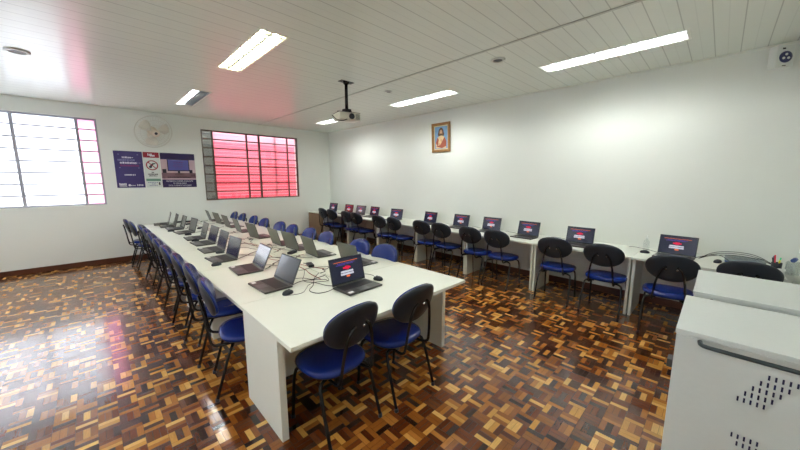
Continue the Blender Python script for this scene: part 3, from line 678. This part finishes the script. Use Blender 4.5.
# items at the right end of the wall desks
b = empty('bottle', (5.22, .62, TH)); tag(b, 'clear plastic pump bottle on the wall desk, left of the nearest laptop', 'bottle')
MB().lathe([(.03, .001), (.034, .01), (.034, .10), (.028, .125), (.012, .14), (.012, .15)], M_clear, 24).build('body', b)
MB().lathe([(.014, .15), (.014, .165), (.006, .17), (.005, .185)], M_whitemetal, 16).box(-.006, .035, -.006, .006, .185, .195, M_whitemetal, .002).build('pump', b)
t = empty('document_tray', (5.20, -.27, TH), math.radians(0)); tag(t, 'flat grey tray box on the wall desk, under the arching cables', 'tray')
M_tray = mat('tray_grey', hexc(120, 130, 132), .35)
MB().box(-.13, .13, -.155, .155, .001, .045, M_tray, .008).build('body', t)
MB().box(-.138, -.128, -.14, .155, .006, .022, mat('blue_edge', hexc(40, 70, 140), .4), .002).build('front_edge', t)
MB().box(-.10, .10, -.13, .13, .0452, .052, M_clear, .002).build('lid', t)
h = empty('pen_holder', (4.88, -.475, TH)); tag(h, 'dark pen holder with red, green and yellow pens on the wall desk', 'pen holder')
MB().lathe([(.036, .001), (.038, .10), (.034, .10), (.032, .006)], M_blackplastic, 20).build('cup', h)
for (dx, dy, c, hh) in ((.0, .01, (210, 50, 70), .175), (.012, -.012, (90, 200, 140), .15), (-.012, -.008, (230, 220, 60), .13), (-.01, .018, (30, 34, 40), .15), (.015, .012, (60, 70, 120), .16)):
    MB().tube([(dx*.6, dy*.6, .01), (dx*1.9, dy*1.9, hh)], .006, mat('pen', hexc(*c), .4), 8).build('pen', h)
    pass
bg = empty('plastic_jar', (4.84, -.575, TH)); tag(bg, 'translucent grey plastic jar at the right end of the wall desk', 'jar')
MB().lathe([(.045, .001), (.05, .02), (.05, .12), (.042, .135), (.040, .135), (.046, .11), (.046, .012), (.03, .008)], M_clear, 24).build('body', bg)
rl = MB().tube([(-.05, .012, .0), (.05, -.012, .0)], .018, mat('blue_roll', hexc(44, 62, 110), .5), 16).build('marker'); rl.location = (4.83, -.575, TH+.153); tag(rl, 'dark blue marker lying across the plastic jar', 'marker')
cp = MB().lathe([(.02, .001), (.028, .06), (.026, .06), (.018, .004)], M_whitemetal, 20).build('cup'); cp.location = (4.76, -.50, TH); tag(cp, 'small white cup in front of the pen holder', 'cup')

# ------------------------------------------------------------------ charging carts
def cart(x0, x1, y0, y1, z1, label, vents=True):
    o = empty('charging_cart', ((x0+x1)/2, (y0+y1)/2, 0)); tag(o, label, 'cart', 'laptop charging carts')
    hx, hy = (x1-x0)/2, (y1-y0)/2
    MB().box(-hx+.004, hx-.004, -hy+.004, hy-.004, .09, z1-.026, M_cart, .004).build('body', o)
    MB().box(-hx, hx, -hy, hy, z1-.025, z1, M_cart, .004).build('top', o)
    if vents:
        v = MB(); v2 = MB(); cy = (y0+y1)/2; M_slot = mat('slot_dark', hexc(28, 28, 66), .6)
        for k in range(12):
            y = -.142-.0185*k-cy
            for r_ in range(5):
                if r_ <= k and r_ >= k-4: v.box(-hx+.001, -hx+.0045, y-.0028, y+.0028, .757+.0325*r_-.010, .757+.0325*r_+.010, M_slot, 0)
                if r_ <= k and r_ >= k-4: v2.box(-hx+.001, -hx+.0045, y-.0028, y+.0028, .585-.0325*r_-.010, .585-.0325*r_+.010, M_slot, 0)
        v.build('vent_slots', o); v2.build('vent_slots', o)
        MB().tube([(-hx+.004, hy-.085, .962), (-hx-.035, hy-.088, .962), (-hx-.045, hy-.12, .962), (-hx-.045, -hy+.12, .962), (-hx-.035, -hy+.088, .962), (-hx+.004, -hy+.085, .962)], .009, mat('handle_dark', hexc(52, 62, 66), .35), 10, smoothpath=2).build('handle', o)
        MB().box(-.04-.24, .02-.24, hy-.0035, hy+.018, .79, .83, M_darkgrey, .003).build('latch', o)
    for sx in (-1, 1):
        for sy in (-1, 1):
            MB().lathe([(.04, -.012), (.04, .012)], M_blackplastic, 20, Matrix.Translation((sx*(hx-.07), sy*(hy-.07), .04)) @ Matrix.Rotation(PI/2, 4, 'X')).box(sx*(hx-.07)-.025, sx*(hx-.07)+.025, sy*(hy-.07)-.02, sy*(hy-.07)+.02, .075, .09, M_darkgrey).build('caster', o)
    return o
cart(1.88, 2.48, -.60, .08, 1.0, 'light grey cart with dark handle and slotted vents, nearest the camera')
cart(2.60, 3.26, -.60, .055, 1.0, 'light grey laptop charging cart standing behind the nearest cart')

# ------------------------------------------------------------------ light
w = bpy.data.worlds.new('world'); scn.world = w; w.use_nodes = True
bgd = w.node_tree.nodes['Background']; bgd.inputs[0].default_value = (.80, .90, 1, 1); bgd.inputs[1].default_value = 5.0
sun = bpy.data.lights.new('sun', 'SUN'); sun.energy = 9; sun.angle = math.radians(3); sun.color = (1, .97, .92)
so = bpy.data.objects.new('sun', sun); C.objects.link(so)
d = Vector((-.25, -1, -1.35)); so.rotation_euler = d.to_track_quat('-Z', 'Y').to_euler(); so.location = (0, 12, 8)

# ------------------------------------------------------------------ camera
f_, yaw, pit, rol, hh = 312.767, .775882, .144382, -.000634, 1.6842
fw = Vector((math.sin(yaw)*math.cos(pit), math.cos(yaw)*math.cos(pit), -math.sin(pit)))
rt = Vector((math.cos(yaw), -math.sin(yaw), 0)); up = rt.cross(fw)
rt2 = rt*math.cos(rol)+up*math.sin(rol); up2 = up*math.cos(rol)-rt*math.sin(rol)
cam = bpy.data.cameras.new('camera'); cam.sensor_width = 36; cam.lens = f_*36/800; cam.clip_start = .02
co = bpy.data.objects.new('camera', cam); C.objects.link(co)
mw = Matrix((rt2, up2, -fw)).transposed().to_4x4(); mw.translation = (0, 0, hh); co.matrix_world = mw
scn.camera = co
scn.view_settings.view_transform = 'Standard'; scn.view_settings.look = 'None'; scn.view_settings.gamma = 1; scn.view_settings.exposure = .6
scn.view_settings.use_curve_mapping = False
scn.cycles.use_denoising = True
scn.cycles.max_bounces = 10; scn.cycles.diffuse_bounces = 6; scn.cycles.transparent_max_bounces = 12
scn.cycles.caustics_reflective = False; scn.cycles.caustics_refractive = False
scn.cycles.sample_clamp_indirect = 8
